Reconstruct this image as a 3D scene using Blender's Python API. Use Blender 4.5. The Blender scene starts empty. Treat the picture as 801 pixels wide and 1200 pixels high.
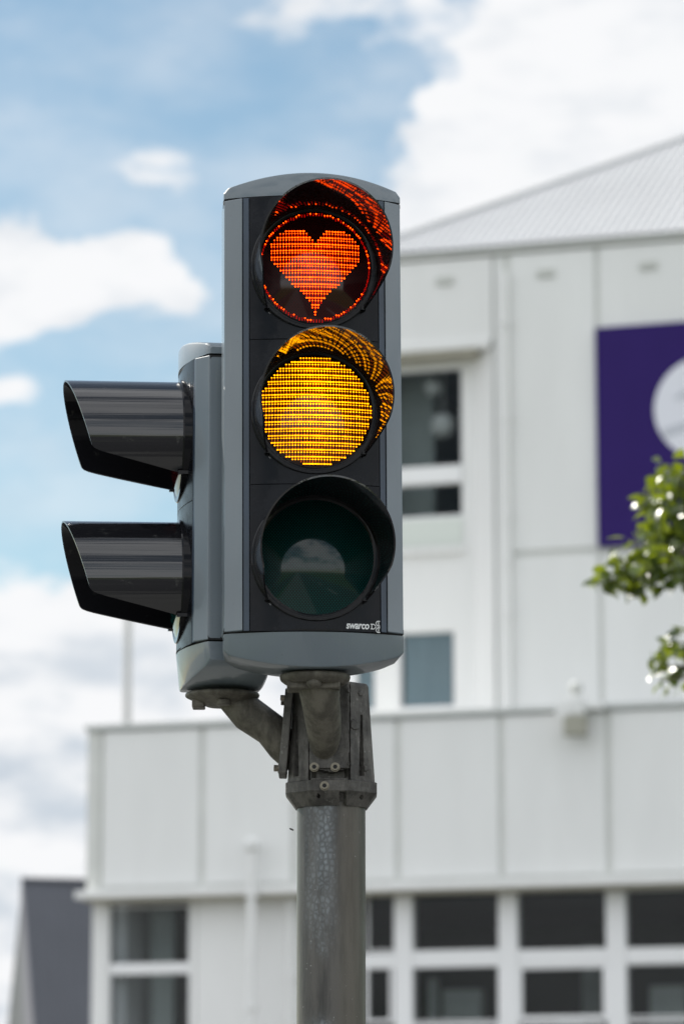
import bpy, bmesh, math, random
from mathutils import Vector, Matrix, Euler
R = math.radians
C = bpy.context.scene.collection
random.seed(7)

# ------------------------------------------------------------------ camera
PITCH = R(10.49)
FPX = 4390.0                     # focal length in pixels of a 1200 px tall frame
CAM = Vector((0, 0, 1.6))
FWD = Vector((0, math.cos(PITCH), math.sin(PITCH)))
UPV = Vector((0, -math.sin(PITCH), math.cos(PITCH)))
cam = bpy.data.cameras.new('camera')
co = bpy.data.objects.new('camera', cam); C.objects.link(co)
co.location = CAM; co.rotation_euler = (R(90) + PITCH, 0, 0)
cam.sensor_fit = 'VERTICAL'; cam.sensor_height = 36; cam.sensor_width = 24
cam.lens = 36 * FPX / 1200
cam.clip_start = 0.05; cam.clip_end = 2000
cam.dof.use_dof = True; cam.dof.focus_distance = 6.27
cam.dof.aperture_fstop = 5.6; cam.dof.aperture_blades = 9
bpy.context.scene.camera = co

def ray(x, y):
    return (FWD + Vector((1, 0, 0)) * ((x - 400.5) / FPX) + UPV * ((600 - y) / FPX))
def at(x, y, Y):
    d = ray(x, y); return CAM + d * (Y / d.y)

# ------------------------------------------------------------------ node helper
class NT:
    def __init__(s, tree): s.t = tree; s.n = tree.nodes; s.l = tree.links
    def node(s, typ, **kw):
        n = s.n.new(typ)
        for k, v in kw.items(): setattr(n, k, v)
        return n
    def put(s, sock, v):
        if isinstance(v, bpy.types.NodeSocket): s.l.new(v, sock)
        elif v is not None:
            try: sock.default_value = v
            except Exception: sock.default_value = (*v, 1)
    def m(s, op, a, b=None, c=None, clamp=False):
        n = s.node('ShaderNodeMath', operation=op, use_clamp=clamp)
        s.put(n.inputs[0], a)
        if b is not None: s.put(n.inputs[1], b)
        if c is not None: s.put(n.inputs[2], c)
        return n.outputs[0]
    def ss(s, v, lo, hi, a=0.0, b=1.0):
        n = s.node('ShaderNodeMapRange', interpolation_type='SMOOTHSTEP')
        for i, q in enumerate((v, lo, hi, a, b)): s.put(n.inputs[i], q)
        return n.outputs[0]
    def noise(s, vec, scale, detail=4, rough=.55, dist=0.0):
        n = s.node('ShaderNodeTexNoise')
        s.put(n.inputs['Vector'], vec); n.inputs['Scale'].default_value = scale
        n.inputs['Detail'].default_value = detail; n.inputs['Roughness'].default_value = rough
        n.inputs['Distortion'].default_value = dist
        return n.outputs['Fac']
    def mix(s, f, a, b):
        n = s.node('ShaderNodeMix', data_type='RGBA')
        s.put(n.inputs[0], f); s.put(n.inputs[6], a); s.put(n.inputs[7], b)
        return n.outputs[2]
    def mapping(s, vec, scale=(1, 1, 1), loc=(0, 0, 0)):
        n = s.node('ShaderNodeMapping'); s.put(n.inputs[0], vec)
        n.inputs['Location'].default_value = loc; n.inputs['Scale'].default_value = scale
        return n.outputs[0]
    def sep(s, vec):
        n = s.node('ShaderNodeSeparateXYZ'); s.put(n.inputs[0], vec); return n.outputs
    def comb(s, x, y, z):
        n = s.node('ShaderNodeCombineXYZ')
        s.put(n.inputs[0], x); s.put(n.inputs[1], y); s.put(n.inputs[2], z); return n.outputs[0]

# ------------------------------------------------------------------ sky, sun, exposure
SUN_EL, SUN_AZ = R(38), R(-40)          # azimuth measured from +Y towards +X
sc = bpy.context.scene
w = bpy.data.worlds.new('World'); sc.world = w; w.use_nodes = True
nt = NT(w.node_tree); nt.n.clear()
sky = nt.node('ShaderNodeTexSky', sky_type='NISHITA')
sky.sun_disc = False; sky.sun_elevation = SUN_EL; sky.sun_rotation = SUN_AZ
sky.air_density = 1.0; sky.dust_density = 0.3; sky.ozone_density = 2.5; sky.altitude = 50
D = nt.node('ShaderNodeTexCoord').outputs['Generated']
dx, dy, dz = nt.sep(D)
front = nt.ss(dy, .2, .4)
yy = nt.m('MAXIMUM', dy, .05)
u = nt.m('DIVIDE', dx, yy); v = nt.m('DIVIDE', dz, yy)
warp = nt.noise(nt.mapping(D, (1, 1, 1.5)), 26, 6, .6)
warp2 = nt.noise(nt.mapping(D, (1, 1, 1.5), (3, 1, 7)), 26, 6, .6)
uw = nt.m('ADD', u, nt.m('MULTIPLY', nt.m('SUBTRACT', warp, .5), .045))
vw = nt.m('ADD', v, nt.m('MULTIPLY', nt.m('SUBTRACT', warp2, .5), .036))
def uv(x, y):
    d = ray(x, y); return d.x / d.y, d.z / d.y
CLOUDS = [(-5, 318, 68, 72, 1.1), (60, 348, 75, 36, .7), (160, 328, 84, 38, 1.05), (738, 80, 185, 125, 1.4), (545, 165, 75, 55, .85),
          (495, 120, 40, 20, .5), (500, 250, 60, 45, .75), (650, 245, 60, 30, .5), (190, 196, 60, 36, .44), (110, 205, 70, 34, .30), (0, 468, 90, 34, .24), (340, 20, 170, 40, .58), (60, 745, 190, 55, 1.2), (230, 790, 190, 75, 1.0),
          (0, 460, 60, 22, .34), (110, 900, 460, 130, 1.2), (60, 1170, 190, 80, 1.3)]
tot = None
for (x, y, a, b, s_) in CLOUDS:
    u0, v0 = uv(x, y)
    e = nt.m('ADD', nt.m('POWER', nt.m('DIVIDE', nt.m('ABSOLUTE', nt.m('SUBTRACT', uw, u0)), a / FPX), 2),
             nt.m('POWER', nt.m('DIVIDE', nt.m('ABSOLUTE', nt.m('SUBTRACT', vw, v0)), b / FPX * 1.03), 2))
    g = nt.m('MULTIPLY', nt.m('EXPONENT', nt.m('MULTIPLY', e, -.7)), s_)
    tot = g if tot is None else nt.m('ADD', tot, g)
fine = nt.noise(nt.mapping(D, (1, 1, 1.6)), 38, 8, .6, .3)
cover = nt.m('ADD', nt.m('MULTIPLY', tot, front), nt.m('MULTIPLY', nt.m('SUBTRACT', fine, .5), .95))
mask_front = nt.ss(cover, .36, .72)
big = nt.noise(nt.mapping(D, (1, 1, 2.2), (5, 2, 1)), 3.2, 7, .6)
mask_back = nt.m('MULTIPLY', nt.ss(big, .38, .52), nt.ss(dz, -.02, .05))
inv = nt.m('SUBTRACT', 1.0, front)
mask = nt.m('ADD', nt.m('MULTIPLY', mask_front, front), nt.m('MULTIPLY', mask_back, inv), clamp=True)
veil = nt.m('MULTIPLY', nt.ss(nt.noise(nt.mapping(D, (1, 1, 2.2), (2, 0, 3)), 17, 5, .6), .32, .72), .36)
mask = nt.m('MAXIMUM', mask, veil)
# denser, greyer bases low in the sky
low = nt.m('SUBTRACT', 1.0, nt.ss(v, uv(0, 850)[1], uv(0, 650)[1]))
shade = nt.m('MULTIPLY', nt.ss(nt.noise(nt.mapping(D, (1, 1, 2.4), (1, 9, 2)), 30, 5, .55), .42, .68), nt.m('ADD', .36, nt.m('MULTIPLY', low, .55)))
ccol = nt.mix(shade, (6.1, 6.15, 6.25, 1), (3.7, 4.15, 4.65, 1))
ccol = nt.mix(front, (9.6, 9.8, 10.1, 1), ccol)          # unseen sun-facing clouds behind the viewer, brightened to fill the shaded facade
tint = nt.node('ShaderNodeMix', data_type='RGBA', blend_type='MULTIPLY'); tint.inputs[0].default_value = 1
nt.put(tint.inputs[6], sky.outputs[0]); tint.inputs[7].default_value = (.74, .75, .65, 1)
cfin = nt.mix(mask, tint.outputs[2], ccol)
bg = nt.node('ShaderNodeBackground'); nt.put(bg.inputs[0], cfin); bg.inputs[1].default_value = 0.11
ow = nt.node('ShaderNodeOutputWorld'); nt.l.new(bg.outputs[0], ow.inputs[0])
w.cycles.sampling_method = 'MANUAL'; w.cycles.sample_map_resolution = 1024

sun = bpy.data.lights.new('sun', 'SUN'); so = bpy.data.objects.new('sun', sun); C.objects.link(so)
sun.energy = 5.0; sun.angle = R(.53); sun.color = (1, .955, .88)
sdir = Vector((math.sin(SUN_AZ) * math.cos(SUN_EL), math.cos(SUN_AZ) * math.cos(SUN_EL), math.sin(SUN_EL)))
so.rotation_euler = sdir.to_track_quat('Z', 'Y').to_euler(); so.location = (-6, 10, 20)
sc.view_settings.view_transform = 'Standard'; sc.view_settings.look = 'None'
sc.view_settings.exposure = 0.50; sc.view_settings.gamma = 1

# ------------------------------------------------------------------ object helpers
def tag(o, label=None, cat=None, group=None, kind=None):
    for k, q in (('label', label), ('category', cat), ('group', group), ('kind', kind)):
        if q: o[k] = q
    return o
def empty(name, loc, rot=(0, 0, 0), **kw):
    o = bpy.data.objects.new(name, None); C.objects.link(o); o.empty_display_size = .1
    o.location = loc; o.rotation_euler = rot; return tag(o, **kw)
def link(name, bm, mats, parent=None, smooth=None, bevel=None, loc=(0, 0, 0), rot=(0, 0, 0)):
    bmesh.ops.recalc_face_normals(bm, faces=bm.faces)
    me = bpy.data.meshes.new(name); bm.to_mesh(me); bm.free()
    for m_ in (mats if isinstance(mats, (list, tuple)) else [mats]): me.materials.append(m_)
    o = bpy.data.objects.new(name, me); C.objects.link(o)
    o.location = loc; o.rotation_euler = rot
    if parent: o.parent = parent
    if bevel:
        b = o.modifiers.new('bevel', 'BEVEL'); b.width = bevel; b.segments = 2; b.limit_method = 'ANGLE'; b.angle_limit = R(35)
    if smooth is not None:
        for p in me.polygons: p.use_smooth = True
        try: me.set_sharp_from_angle(angle=R(smooth))
        except Exception: pass
    return o
def box(bm, x0, x1, y0, y1, z0, z1, mi=0):
    vs = [bm.verts.new((x, y, z)) for x in (x0, x1) for y in (y0, y1) for z in (z0, z1)]
    for f in ((0, 1, 3, 2), (4, 6, 7, 5), (0, 4, 5, 1), (2, 3, 7, 6), (0, 2, 6, 4), (1, 5, 7, 3)):
        bm.faces.new([vs[i] for i in f]).material_index = mi
    return vs
def prism(bm, pts, z0, z1, mi=0):
    a = [bm.verts.new((x, y, z0)) for x, y in pts]; b = [bm.verts.new((x, y, z1)) for x, y in pts]
    n = len(pts)
    bm.faces.new(a[::-1]).material_index = mi; bm.faces.new(b).material_index = mi
    for i in range(n): bm.faces.new((a[i], a[(i + 1) % n], b[(i + 1) % n], b[i])).material_index = mi
def rings(bm, rs, cap=True, mi=0):
    vs = [[bm.verts.new(p) for p in r] for r in rs]
    n = len(vs[0])
    for a, b in zip(vs, vs[1:]):
        for i in range(n): bm.faces.new((a[i], a[(i + 1) % n], b[(i + 1) % n], b[i])).material_index = mi
    if cap:
        bm.faces.new(vs[0][::-1]).material_index = mi; bm.faces.new(vs[-1]).material_index = mi
    return vs
def tube(bm, pts, rad, seg=16, mi=0, flat=1.0):
    pts = [Vector(p) for p in pts]; rad = rad if isinstance(rad, (list, tuple)) else [rad] * len(pts)
    out = []; prev = None
    for i, p in enumerate(pts):
        t = (pts[min(i + 1, len(pts) - 1)] - pts[max(i - 1, 0)]).normalized()
        if prev is None:
            a = t.cross(Vector((0, 0, 1)) if abs(t.z) < .9 else Vector((1, 0, 0))).normalized()
        else: a = (prev - t * prev.dot(t)).normalized()
        prev = a; b = t.cross(a)
        out.append([p + (a * math.cos(k * 2 * math.pi / seg) + b * math.sin(k * 2 * math.pi / seg) * flat) * rad[i] for k in range(seg)])
    return rings(bm, out, True, mi)
def lathe(bm, prof, seg=48, axis='Z', cap=True, mi=0, org=(0, 0, 0)):
    rs = []
    for r, h in prof:
        ring = []
        for k in range(seg):
            c, s = math.cos(2 * math.pi * k / seg) * r, math.sin(2 * math.pi * k / seg) * r
            p = (c, s, h) if axis == 'Z' else ((c, h, s) if axis == 'Y' else (h, c, s))
            ring.append(Vector(p) + Vector(org))
        rs.append(ring)
    return rings(bm, rs, cap, mi)

# ------------------------------------------------------------------ materials
def mat(name, col, rough=.5, metal=0.0, spec=.5, vary=0.0, vscale=8, bump=0.0, bscale=200, coat=0.0, rvary=0.0, col2=None, stretch=(1, 1, 1)):
    m_ = bpy.data.materials.new(name); m_.use_nodes = True
    t = NT(m_.node_tree); P = t.n['Principled BSDF']
    P.inputs['Roughness'].default_value = rough; P.inputs['Metallic'].default_value = metal
    P.inputs['Specular IOR Level'].default_value = spec; P.inputs['Coat Weight'].default_value = coat
    P.inputs['Coat Roughness'].default_value = .08
    oc = t.node('ShaderNodeTexCoord').outputs['Object']
    vec = t.mapping(oc, stretch)
    if vary:
        f = t.ss(t.noise(vec, vscale, 6, .6), .3, .7)
        c2 = col2 or tuple(c * (1 - vary) for c in col)
        t.put(P.inputs['Base Color'], t.mix(f, (*col, 1), (*c2, 1)))
    else: P.inputs['Base Color'].default_value = (*col, 1)
    if rvary:
        t.put(P.inputs['Roughness'], t.ss(t.noise(vec, vscale * 2.3, 5, .6), .3, .7, max(rough - rvary, .02), rough + rvary))
    if bump:
        b = t.node('ShaderNodeBump'); b.inputs['Strength'].default_value = bump; b.inputs['Distance'].default_value = .001
        t.put(b.inputs['Height'], t.noise(vec, bscale, 3, .6)); t.l.new(b.outputs[0], P.inputs['Normal'])
    m_['P'] = 1
    return m_
def emit(name, col, strength, vary=0.0):
    m_ = bpy.data.materials.new(name); m_.use_nodes = True
    t = NT(m_.node_tree); P = t.n['Principled BSDF']
    P.inputs['Base Color'].default_value = (.02, .005, .002, 1); P.inputs['Roughness'].default_value = .4; P.inputs['Specular IOR Level'].default_value = .1
    P.inputs['Emission Color'].default_value = (*col, 1); P.inputs['Emission Strength'].default_value = strength
    oc = t.node('ShaderNodeTexCoord').outputs['Object']
    n_ = t.noise(oc, 90, 2, .5)
    if vary:
        # the lamp is brightest near its optical centre
        x_, y_, z_ = t.sep(oc)
        r_ = t.m('SQRT', t.m('ADD', t.m('POWER', x_, 2), t.m('POWER', t.m('SUBTRACT', z_, .012), 2)))
        hot = t.ss(r_, .005, .1, 1.35, .8)
        t.put(P.inputs['Emission Strength'], t.m('MULTIPLY', t.m('MULTIPLY', hot, t.ss(n_, .3, .7, 1 - vary, 1 + vary)), strength))
    return m_

M = {}
M['paint'] = mat('blue_grey_powder_coat', (.128, .158, .182), .42, vary=.10, vscale=7, bump=.10, bscale=900, rvary=.06, coat=.6, stretch=(1, 1, .4))
M['navy'] = mat('navy_gasket', (.035, .055, .085), .4, vary=.15, vscale=20)
M['paint_in'] = mat('housing_back_grey', (.10, .12, .135), .55, vary=.1)
def cast_mat(name, dark, light, chalk, amt):
    m_ = bpy.data.materials.new(name); m_.use_nodes = True
    t = NT(m_.node_tree); P = t.n['Principled BSDF']
    oc = t.node('ShaderNodeTexCoord').outputs['Object']
    n1 = t.noise(oc, 20, 6, .65); n2 = t.noise(oc, 130, 5, .7); n3 = t.noise(t.mapping(oc, (1, 1, .25)), 55, 5, .65)
    c = t.mix(t.ss(t.m('ADD', t.m('MULTIPLY', n1, .5), t.m('MULTIPLY', n3, .5)), .40, .60), (*dark, 1), (*light, 1))
    sp_ = t.m('MULTIPLY', t.ss(n2, .56, .70), t.ss(n1, .42, .66))
    c = t.mix(t.m('MULTIPLY', sp_, amt), c, (*chalk, 1))
    t.put(P.inputs['Base Color'], c); P.inputs['Metallic'].default_value = .25
    t.put(P.inputs['Roughness'], t.ss(n2, .3, .7, .45, .75))
    b = t.node('ShaderNodeBump'); b.inputs['Strength'].default_value = .8; b.inputs['Distance'].default_value = .0009
    t.put(b.inputs['Height'], t.m('ADD', t.noise(oc, 430, 3, .6), t.m('MULTIPLY', n2, 1.2))); t.l.new(b.outputs[0], P.inputs['Normal'])
    return m_
M['casting'] = cast_mat('cast_aluminium', (.044, .041, .037), (.115, .108, .098), (.34, .34, .32), .7)
M['flange'] = cast_mat('weathered_cast_flange', (.075, .068, .055), (.15, .138, .112), (.36, .35, .31), .5)
M['bolt'] = mat('zinc_bolt', (.24, .215, .17), .38, metal=.8, vary=.3, vscale=120)
M['black'] = mat('black_shadow_gap', (.01, .01, .011), .8)
M['fly'] = mat('fly_chitin', (.012, .012, .01), .3)
M['print'] = mat('white_print', (.75, .76, .76), .5)

_t = NT(M['paint'].node_tree); _P = _t.n['Principled BSDF']; _oc = _t.node('ShaderNodeTexCoord').outputs['Object']
_src = _P.inputs['Base Color'].links[0].from_socket
_run = _t.m('MULTIPLY', _t.ss(_t.noise(_t.mapping(_oc, (1, 1, .07)), 70, 5, .65), .55, .75), _t.ss(_t.noise(_oc, 9, 4, .6), .42, .65))
_spk = _t.ss(_t.noise(_oc, 240, 2, .5), .70, .78)
_c = _t.mix(_t.m('MULTIPLY', _run, .35), _src, (.20, .21, .205, 1)); _c = _t.mix(_t.m('MULTIPLY', _spk, .4), _c, (.05, .055, .055, 1))
_t.put(_P.inputs['Base Color'], _c)
# glossy black face plastic with dust and scuffs
def face_mat():
    m_ = bpy.data.materials.new('black_gloss_plastic'); m_.use_nodes = True
    t = NT(m_.node_tree); P = t.n['Principled BSDF']
    oc = t.node('ShaderNodeTexCoord').outputs['Object']
    n1 = t.noise(oc, 14, 6, .65); n2 = t.noise(t.mapping(oc, (1, 1, 3)), 60, 5, .7)
    dust = t.m('MULTIPLY', t.ss(n1, .42, .72), .85)
    scuff = t.ss(n2, .66, .74)
    c = t.mix(dust, (.005, .0055, .008, 1), (.018, .020, .026, 1))
    P.inputs['Specular IOR Level'].default_value = .17
    c = t.mix(t.m('MULTIPLY', scuff, .4), c, (.11, .115, .12, 1))
    t.put(P.inputs['Base Color'], c)
    t.put(P.inputs['Roughness'], t.ss(n1, .35, .7, .16, .42))
    b = t.node('ShaderNodeBump'); b.inputs['Strength'].default_value = .25; b.inputs['Distance'].default_value = .002
    t.put(b.inputs['Height'], t.noise(oc, 9, 3, .5)); t.l.new(b.outputs[0], P.inputs['Normal'])
    return m_
M['face'] = face_mat()
def visor_mat(name, rough, inner):
    m_ = bpy.data.materials.new(name); m_.use_nodes = True
    t = NT(m_.node_tree); P = t.n['Principled BSDF']
    oc = t.node('ShaderNodeTexCoord').outputs['Object']
    n = t.noise(t.mapping(oc, (1, .002, 1)), 60, 3, .55)
    dirt = t.ss(t.noise(oc, 45, 6, .7), .60, .76)
    t.put(P.inputs['Base Color'], t.mix(t.m('MULTIPLY', dirt, .35), (.010, .010, .012, 1), (.10, .098, .09, 1)))
    t.put(P.inputs['Roughness'], t.m('ADD', rough, t.m('MULTIPLY', dirt, .2)))
    P.inputs['IOR'].default_value = 1.68 if not inner else 1.25
    b = t.node('ShaderNodeBump'); b.inputs['Strength'].default_value = .30 if not inner else .10; b.inputs['Distance'].default_value = .004
    t.put(b.inputs['Height'], n); t.l.new(b.outputs[0], P.inputs['Normal'])
    return m_
M['visor'] = visor_mat('visor_outer_gloss', .09, False)
M['visor_in'] = visor_mat('visor_inner_gloss', .045, True)
def lens_mat(name, col, dots):
    m_ = bpy.data.materials.new(name); m_.use_nodes = True
    t = NT(m_.node_tree); P = t.n['Principled BSDF']
    oc = t.node('ShaderNodeTexCoord').outputs['Object']
    x_, y_, z_ = t.sep(oc)
    cx = t.m('SINE', t.m('MULTIPLY', x_, 2 * math.pi / .005)); cz = t.m('SINE', t.m('MULTIPLY', z_, 2 * math.pi / .0058))
    d = t.ss(t.m('MULTIPLY', cx, cz), .25, .9)
    t.put(P.inputs['Base Color'], t.mix(t.m('MULTIPLY', d, .8), (*col, 1), (*dots, 1)))
    P.inputs['Roughness'].default_value = .07; P.inputs['IOR'].default_value = 1.46
    return m_
M['lens_red'] = lens_mat('red_lens_plastic', (.034, .002, .002), (.07, .004, .004))
M['lens_amber'] = lens_mat('amber_lens_plastic', (.022, .006, .001), (.05, .012, .001))
M['lens_green'] = lens_mat('green_lens_plastic', (.001, .020, .019), (.003, .095, .085))
M['red_core'] = emit('red_led', (1, .058, .0006), 5.0, .25)
M['red_smear'] = emit('red_led_halo', (1, .003, .0), .55, .25)
M['amber_core'] = emit('amber_led', (1, .34, .001), 3.2, .2)
M['amber_smear'] = emit('amber_led_halo', (1, .13, .0), .48, .3)

# ------------------------------------------------------------------ setting: ground
def ground_mat(name, a, b, sc_=3, rough=.9, bump=.4):
    return mat(name, a, rough, vary=.3, vscale=sc_, col2=b, bump=bump, bscale=60)
gm = ground_mat('grass_ground', (.045, .075, .02), (.075, .09, .03), 1.5)
asph = ground_mat('asphalt', (.05, .05, .052), (.038, .038, .04), 2)
pav = ground_mat('concrete_footpath', (.15, .15, .145), (.12, .12, .115), 2)
bm = bmesh.new(); vs = [bm.verts.new(p) for p in ((-900, -900, 0), (900, -900, 0), (900, 900, 0), (-900, 900, 0))]; bm.faces.new(vs)
tag(link('ground', bm, gm), kind='structure')
def sheet(name, pts, z, m_):
    b_ = bmesh.new(); b_.faces.new([b_.verts.new((x, y, z)) for x, y in pts]); return tag(link(name, b_, m_), kind='structure')
sheet('road', [(1.2, -300), (8.4, -300), (8.4, 300), (1.2, 300)], .008, asph)
sheet('cross_road', [(-300, 12), (1.196, 12), (1.196, 22), (-300, 22)], .008, asph)
sheet('car_park', [(-300, 22.4), (.8, 22.4), (.8, 300), (-300, 300)], .012, pav)
for nm, x0, x1 in (('kerb', 1.0, 1.196), ('kerb', 8.404, 8.6)):
    for y0, y1 in ((-300, 12), (22, 300)):
        b_ = bmesh.new(); box(b_, x0, x1, y0, y1, -.05, .13); tag(link(nm, b_, pav, bevel=.015), kind='structure')
b_ = bmesh.new(); box(b_, -1.9, .996, -300, 11.8, -.05, .125); tag(link('footpath', b_, pav), kind='structure')
b_ = bmesh.new(); box(b_, -4.4, -2.4, -300, 11.8, -.05, .04); tag(link('cycle_path', b_, asph), kind='structure')
lm = mat('road_paint', (.75, .75, .72), .7, vary=.2, vscale=6)
b_ = bmesh.new()
for k in range(-20, 24): box(b_, 4.74, 4.86, k * 8, k * 8 + 3.5, .0, .013)
tag(link('lane_markings', b_, lm), kind='structure')

# ------------------------------------------------------------------ office building
BROT = R(-18); BORG = Vector((0, 42, 0))
BX = Vector((math.cos(BROT), math.sin(BROT), 0)); BY = Vector((-math.sin(BROT), math.cos(BROT), 0))
def wl(x, y, n=0.0):
    """pixel measured on the photo -> (along wall, height) on the wall plane n metres behind the front"""
    d = ray(x, y); t_ = ((BORG + BY * n - CAM).dot(BY)) / d.dot(BY); p = CAM + d * t_
    return (p - BORG).dot(BX), p.z
white = mat('white_cladding', (.78, .785, .78), .5, vary=.06, vscale=1.6, rvary=.06, stretch=(1, 1, .22))
white2 = mat('white_painted_render', (.80, .80, .795), .6, vary=.06, vscale=1.8, stretch=(1, 1, .2))
joint = mat('joint_grey', (.66, .67, .645), .7, vary=.08, vscale=3)
frame = mat('white_window_frame', (.83, .83, .84), .4)
soff = mat('soffit_tan', (.42, .40, .33), .7, vary=.15, vscale=2)
capm = mat('parapet_cap_metal', (.52, .54, .53), .45, metal=.2)
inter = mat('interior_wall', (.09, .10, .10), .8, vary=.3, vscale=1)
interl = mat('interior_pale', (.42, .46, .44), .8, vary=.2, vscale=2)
curt = mat('pale_blind', (.46, .57, .62), .8, vary=.15, vscale=6, stretch=(1, 1, .05))
globe = mat('globe_shade', (.75, .75, .72), .5)
def glass_mat():
    m_ = bpy.data.materials.new('window_glass'); m_.use_nodes = True
    t = NT(m_.node_tree); t.n.clear()
    tr = t.node('ShaderNodeBsdfTransparent'); tr.inputs[0].default_value = (.83, .85, .86, 1)
    gl = t.node('ShaderNodeBsdfGlossy'); gl.inputs['Roughness'].default_value = .02
    lw = t.node('ShaderNodeLayerWeight'); lw.inputs[0].default_value = .20
    mx = t.node('ShaderNodeMixShader'); t.l.new(lw.outputs['Fresnel'], mx.inputs[0]); t.l.new(tr.outputs[0], mx.inputs[1]); t.l.new(gl.outputs[0], mx.inputs[2])
    o_ = t.node('ShaderNodeOutputMaterial'); t.l.new(mx.outputs[0], o_.inputs[0]); return m_
glass = glass_mat()

bld = empty('office_building', BORG, (0, 0, BROT), label='white panel-clad office building with pale ribbed hip roof, filling the background', cat='building')
SR = 17.0                                   # right end, out of the picture
sL = wl(102, 950)[0]
zPar = wl(400, 839)[1]; zLed = wl(400, 1037)[1]; zTop = zPar
# lower wall: fascia of tall panels with joints
bm = bmesh.new()
box(bm, sL, SR, .03, .30, zLed, zPar - .06)
box(bm, sL, sL + .16, .004, .0295, zLed + .003, zPar - .051)
link('fascia_backing', bm, joint, bld)
bm = bmesh.new()
edges_ = [sL + .17] + [wl(x, 940)[0] for x in (236.5, 345, 466, 587, 712.5)]
while edges_[-1] < SR: edges_.append(edges_[-1] + 1.18)
for a, b in zip(edges_, edges_[1:]): box(bm, a + .035, b - .035, 0, .028, zLed + .05, zPar - .07)
link('fascia_panels', bm, white, bld, bevel=.008)
bm = bmesh.new(); box(bm, sL - .03, SR, -.04, .45, zPar - .05, zPar + .012)
link('parapet_cap', bm, capm, bld, bevel=.01)
bm = bmesh.new(); box(bm, sL - .09, SR, -.13, .27, zLed - .085, zLed - .002)
link('ledge', bm, white2, bld, bevel=.01)
bm = bmesh.new(); box(bm, sL + .02, SR, -.10, .30, zLed - .12, zLed - .088)
link('soffit', bm, soff, bld)
# window storey below the ledge (front of wall at n=.18)
NW = .18
zw0 = wl(500, 1260, NW)[1]
def sx(x, y=1100, n=NW): return wl(x, y, n)[0]
s_post = sx(108); zb = 0.0
bm = bmesh.new()
z_head = zLed - .12
sA, sB = sx(127), sx(222)
sC = sx(430) - .15
box(bm, s_post, sA, NW, NW + .3, zb, z_head)
box(bm, sB, sB + .07, NW, NW + .3, zw0, z_head)
box(bm, sB + .11, sx(341), NW, NW + .3, zw0, z_head)
box(bm, sx(345), sC, NW, NW + .3, zw0, z_head)
box(bm, sB + .071, sC - .01, NW + .02, NW + .28, zw0, z_head - .004)
box(bm, sA + .001, SR, NW, NW + .3, zb, zw0 - .001)
link('window_storey_wall', bm, white2, bld)
bm = bmesh.new()
box(bm, s_post, s_post + .3, NW + .302, 11, zb, z_head - .01)       # left end wall
box(bm, s_post + .31, SR, 10.7, 11, zb, z_head - .01)
box(bm, sL + .02, SR, .46, 11, zPar - .5, zPar - .3)                # flat roof
box(bm, sL + .02, sL + .32, .302, 11, zLed, zPar - .52)
link('side_walls', bm, white2, bld)
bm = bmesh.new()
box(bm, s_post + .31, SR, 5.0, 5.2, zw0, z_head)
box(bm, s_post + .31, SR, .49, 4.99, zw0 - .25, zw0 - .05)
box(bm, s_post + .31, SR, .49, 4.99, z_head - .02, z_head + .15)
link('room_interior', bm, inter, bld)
bm = bmesh.new()
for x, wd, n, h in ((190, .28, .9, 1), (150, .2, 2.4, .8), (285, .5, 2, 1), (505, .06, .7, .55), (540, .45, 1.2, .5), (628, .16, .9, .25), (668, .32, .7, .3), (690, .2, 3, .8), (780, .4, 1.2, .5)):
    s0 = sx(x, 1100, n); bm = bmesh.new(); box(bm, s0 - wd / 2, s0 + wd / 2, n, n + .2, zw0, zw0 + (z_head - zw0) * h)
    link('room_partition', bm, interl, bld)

def window(x0, x1, y0, y1, n, fw=.03, rail=None, parent=bld, nm='window', blind=None):
    ym = (y0 + y1) / 2; xm = (x0 + x1) / 2
    a, b = wl(x0, ym, n)[0], wl(x1, ym, n)[0]; zt, zo = wl(xm, y0, n)[1], wl(xm, y1, n)[1]
    bm = bmesh.new()
    box(bm, a - fw, a, n, n + .07, zo - fw, zt + fw); box(bm, b, b + fw, n, n + .07, zo - fw, zt + fw)
    box(bm, a, b, n, n + .07, zt, zt + fw); box(bm, a, b, n, n + .07, zo - fw, zo)
    f = link(nm, bm, frame, parent, bevel=.006)
    bm = bmesh.new(); box(bm, a, b, n + .03, n + .036, zo, zt); link('pane', bm, glass, f)
    if blind:
        bm = bmesh.new(); box(bm, a + .02, b - .02, n + .15, n + .17, zo, zt); link('blind', bm, blind, f)
    return a, b, zo, zt
# frames: mullions and transoms
NF = .22
bm = bmesh.new()
yh = 1200
for x0, x1 in ((461, 482), (583, 605), (709, 732)):
    box(bm, sx(x0), sx(x1), NW + .02, NW + .2, zw0, z_head)
s4 = sx(732)
k = 0
while s4 + 1.2 < SR:
    s4 += 1.18; box(bm, s4 - .1, s4 + .1, NW + .02, NW + .2, zw0, z_head)
link('mullions', bm, frame, bld, bevel=.01)
bm = bmesh.new()
zt1, zt0 = wl(595, 1113.5, NW)[1], wl(595, 1132, NW)[1]
xs = [sC] + [sx(q) for q in (461, 482, 583, 605, 709, 732)] + [SR]
for a, b in ((xs[0], xs[1]), (xs[2], xs[3]), (xs[4], xs[5]), (xs[6], xs[7])):
    box(bm, a + .001, b - .001, NW + .03, NW + .19, zt0, zt1)
zt3, zt2 = wl(175, 1129, NW)[1], wl(175, 1141, NW)[1]
box(bm, sA + .001, sB - .001, NW + .03, NW + .19, zt2, zt3)
link('transoms', bm, frame, bld, bevel=.01)
window(129, 221, 1063, 1128.5, NF, .02); window(129, 221, 1142, 1215, NF, .02)
window(431, 461, 1049, 1113, NF, .02); window(483, 583, 1047, 1113, NF, .02); window(605.5, 709, 1045, 1112, NF, .02); window(732.5, 830, 1043, 1111, NF, .02)
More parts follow.
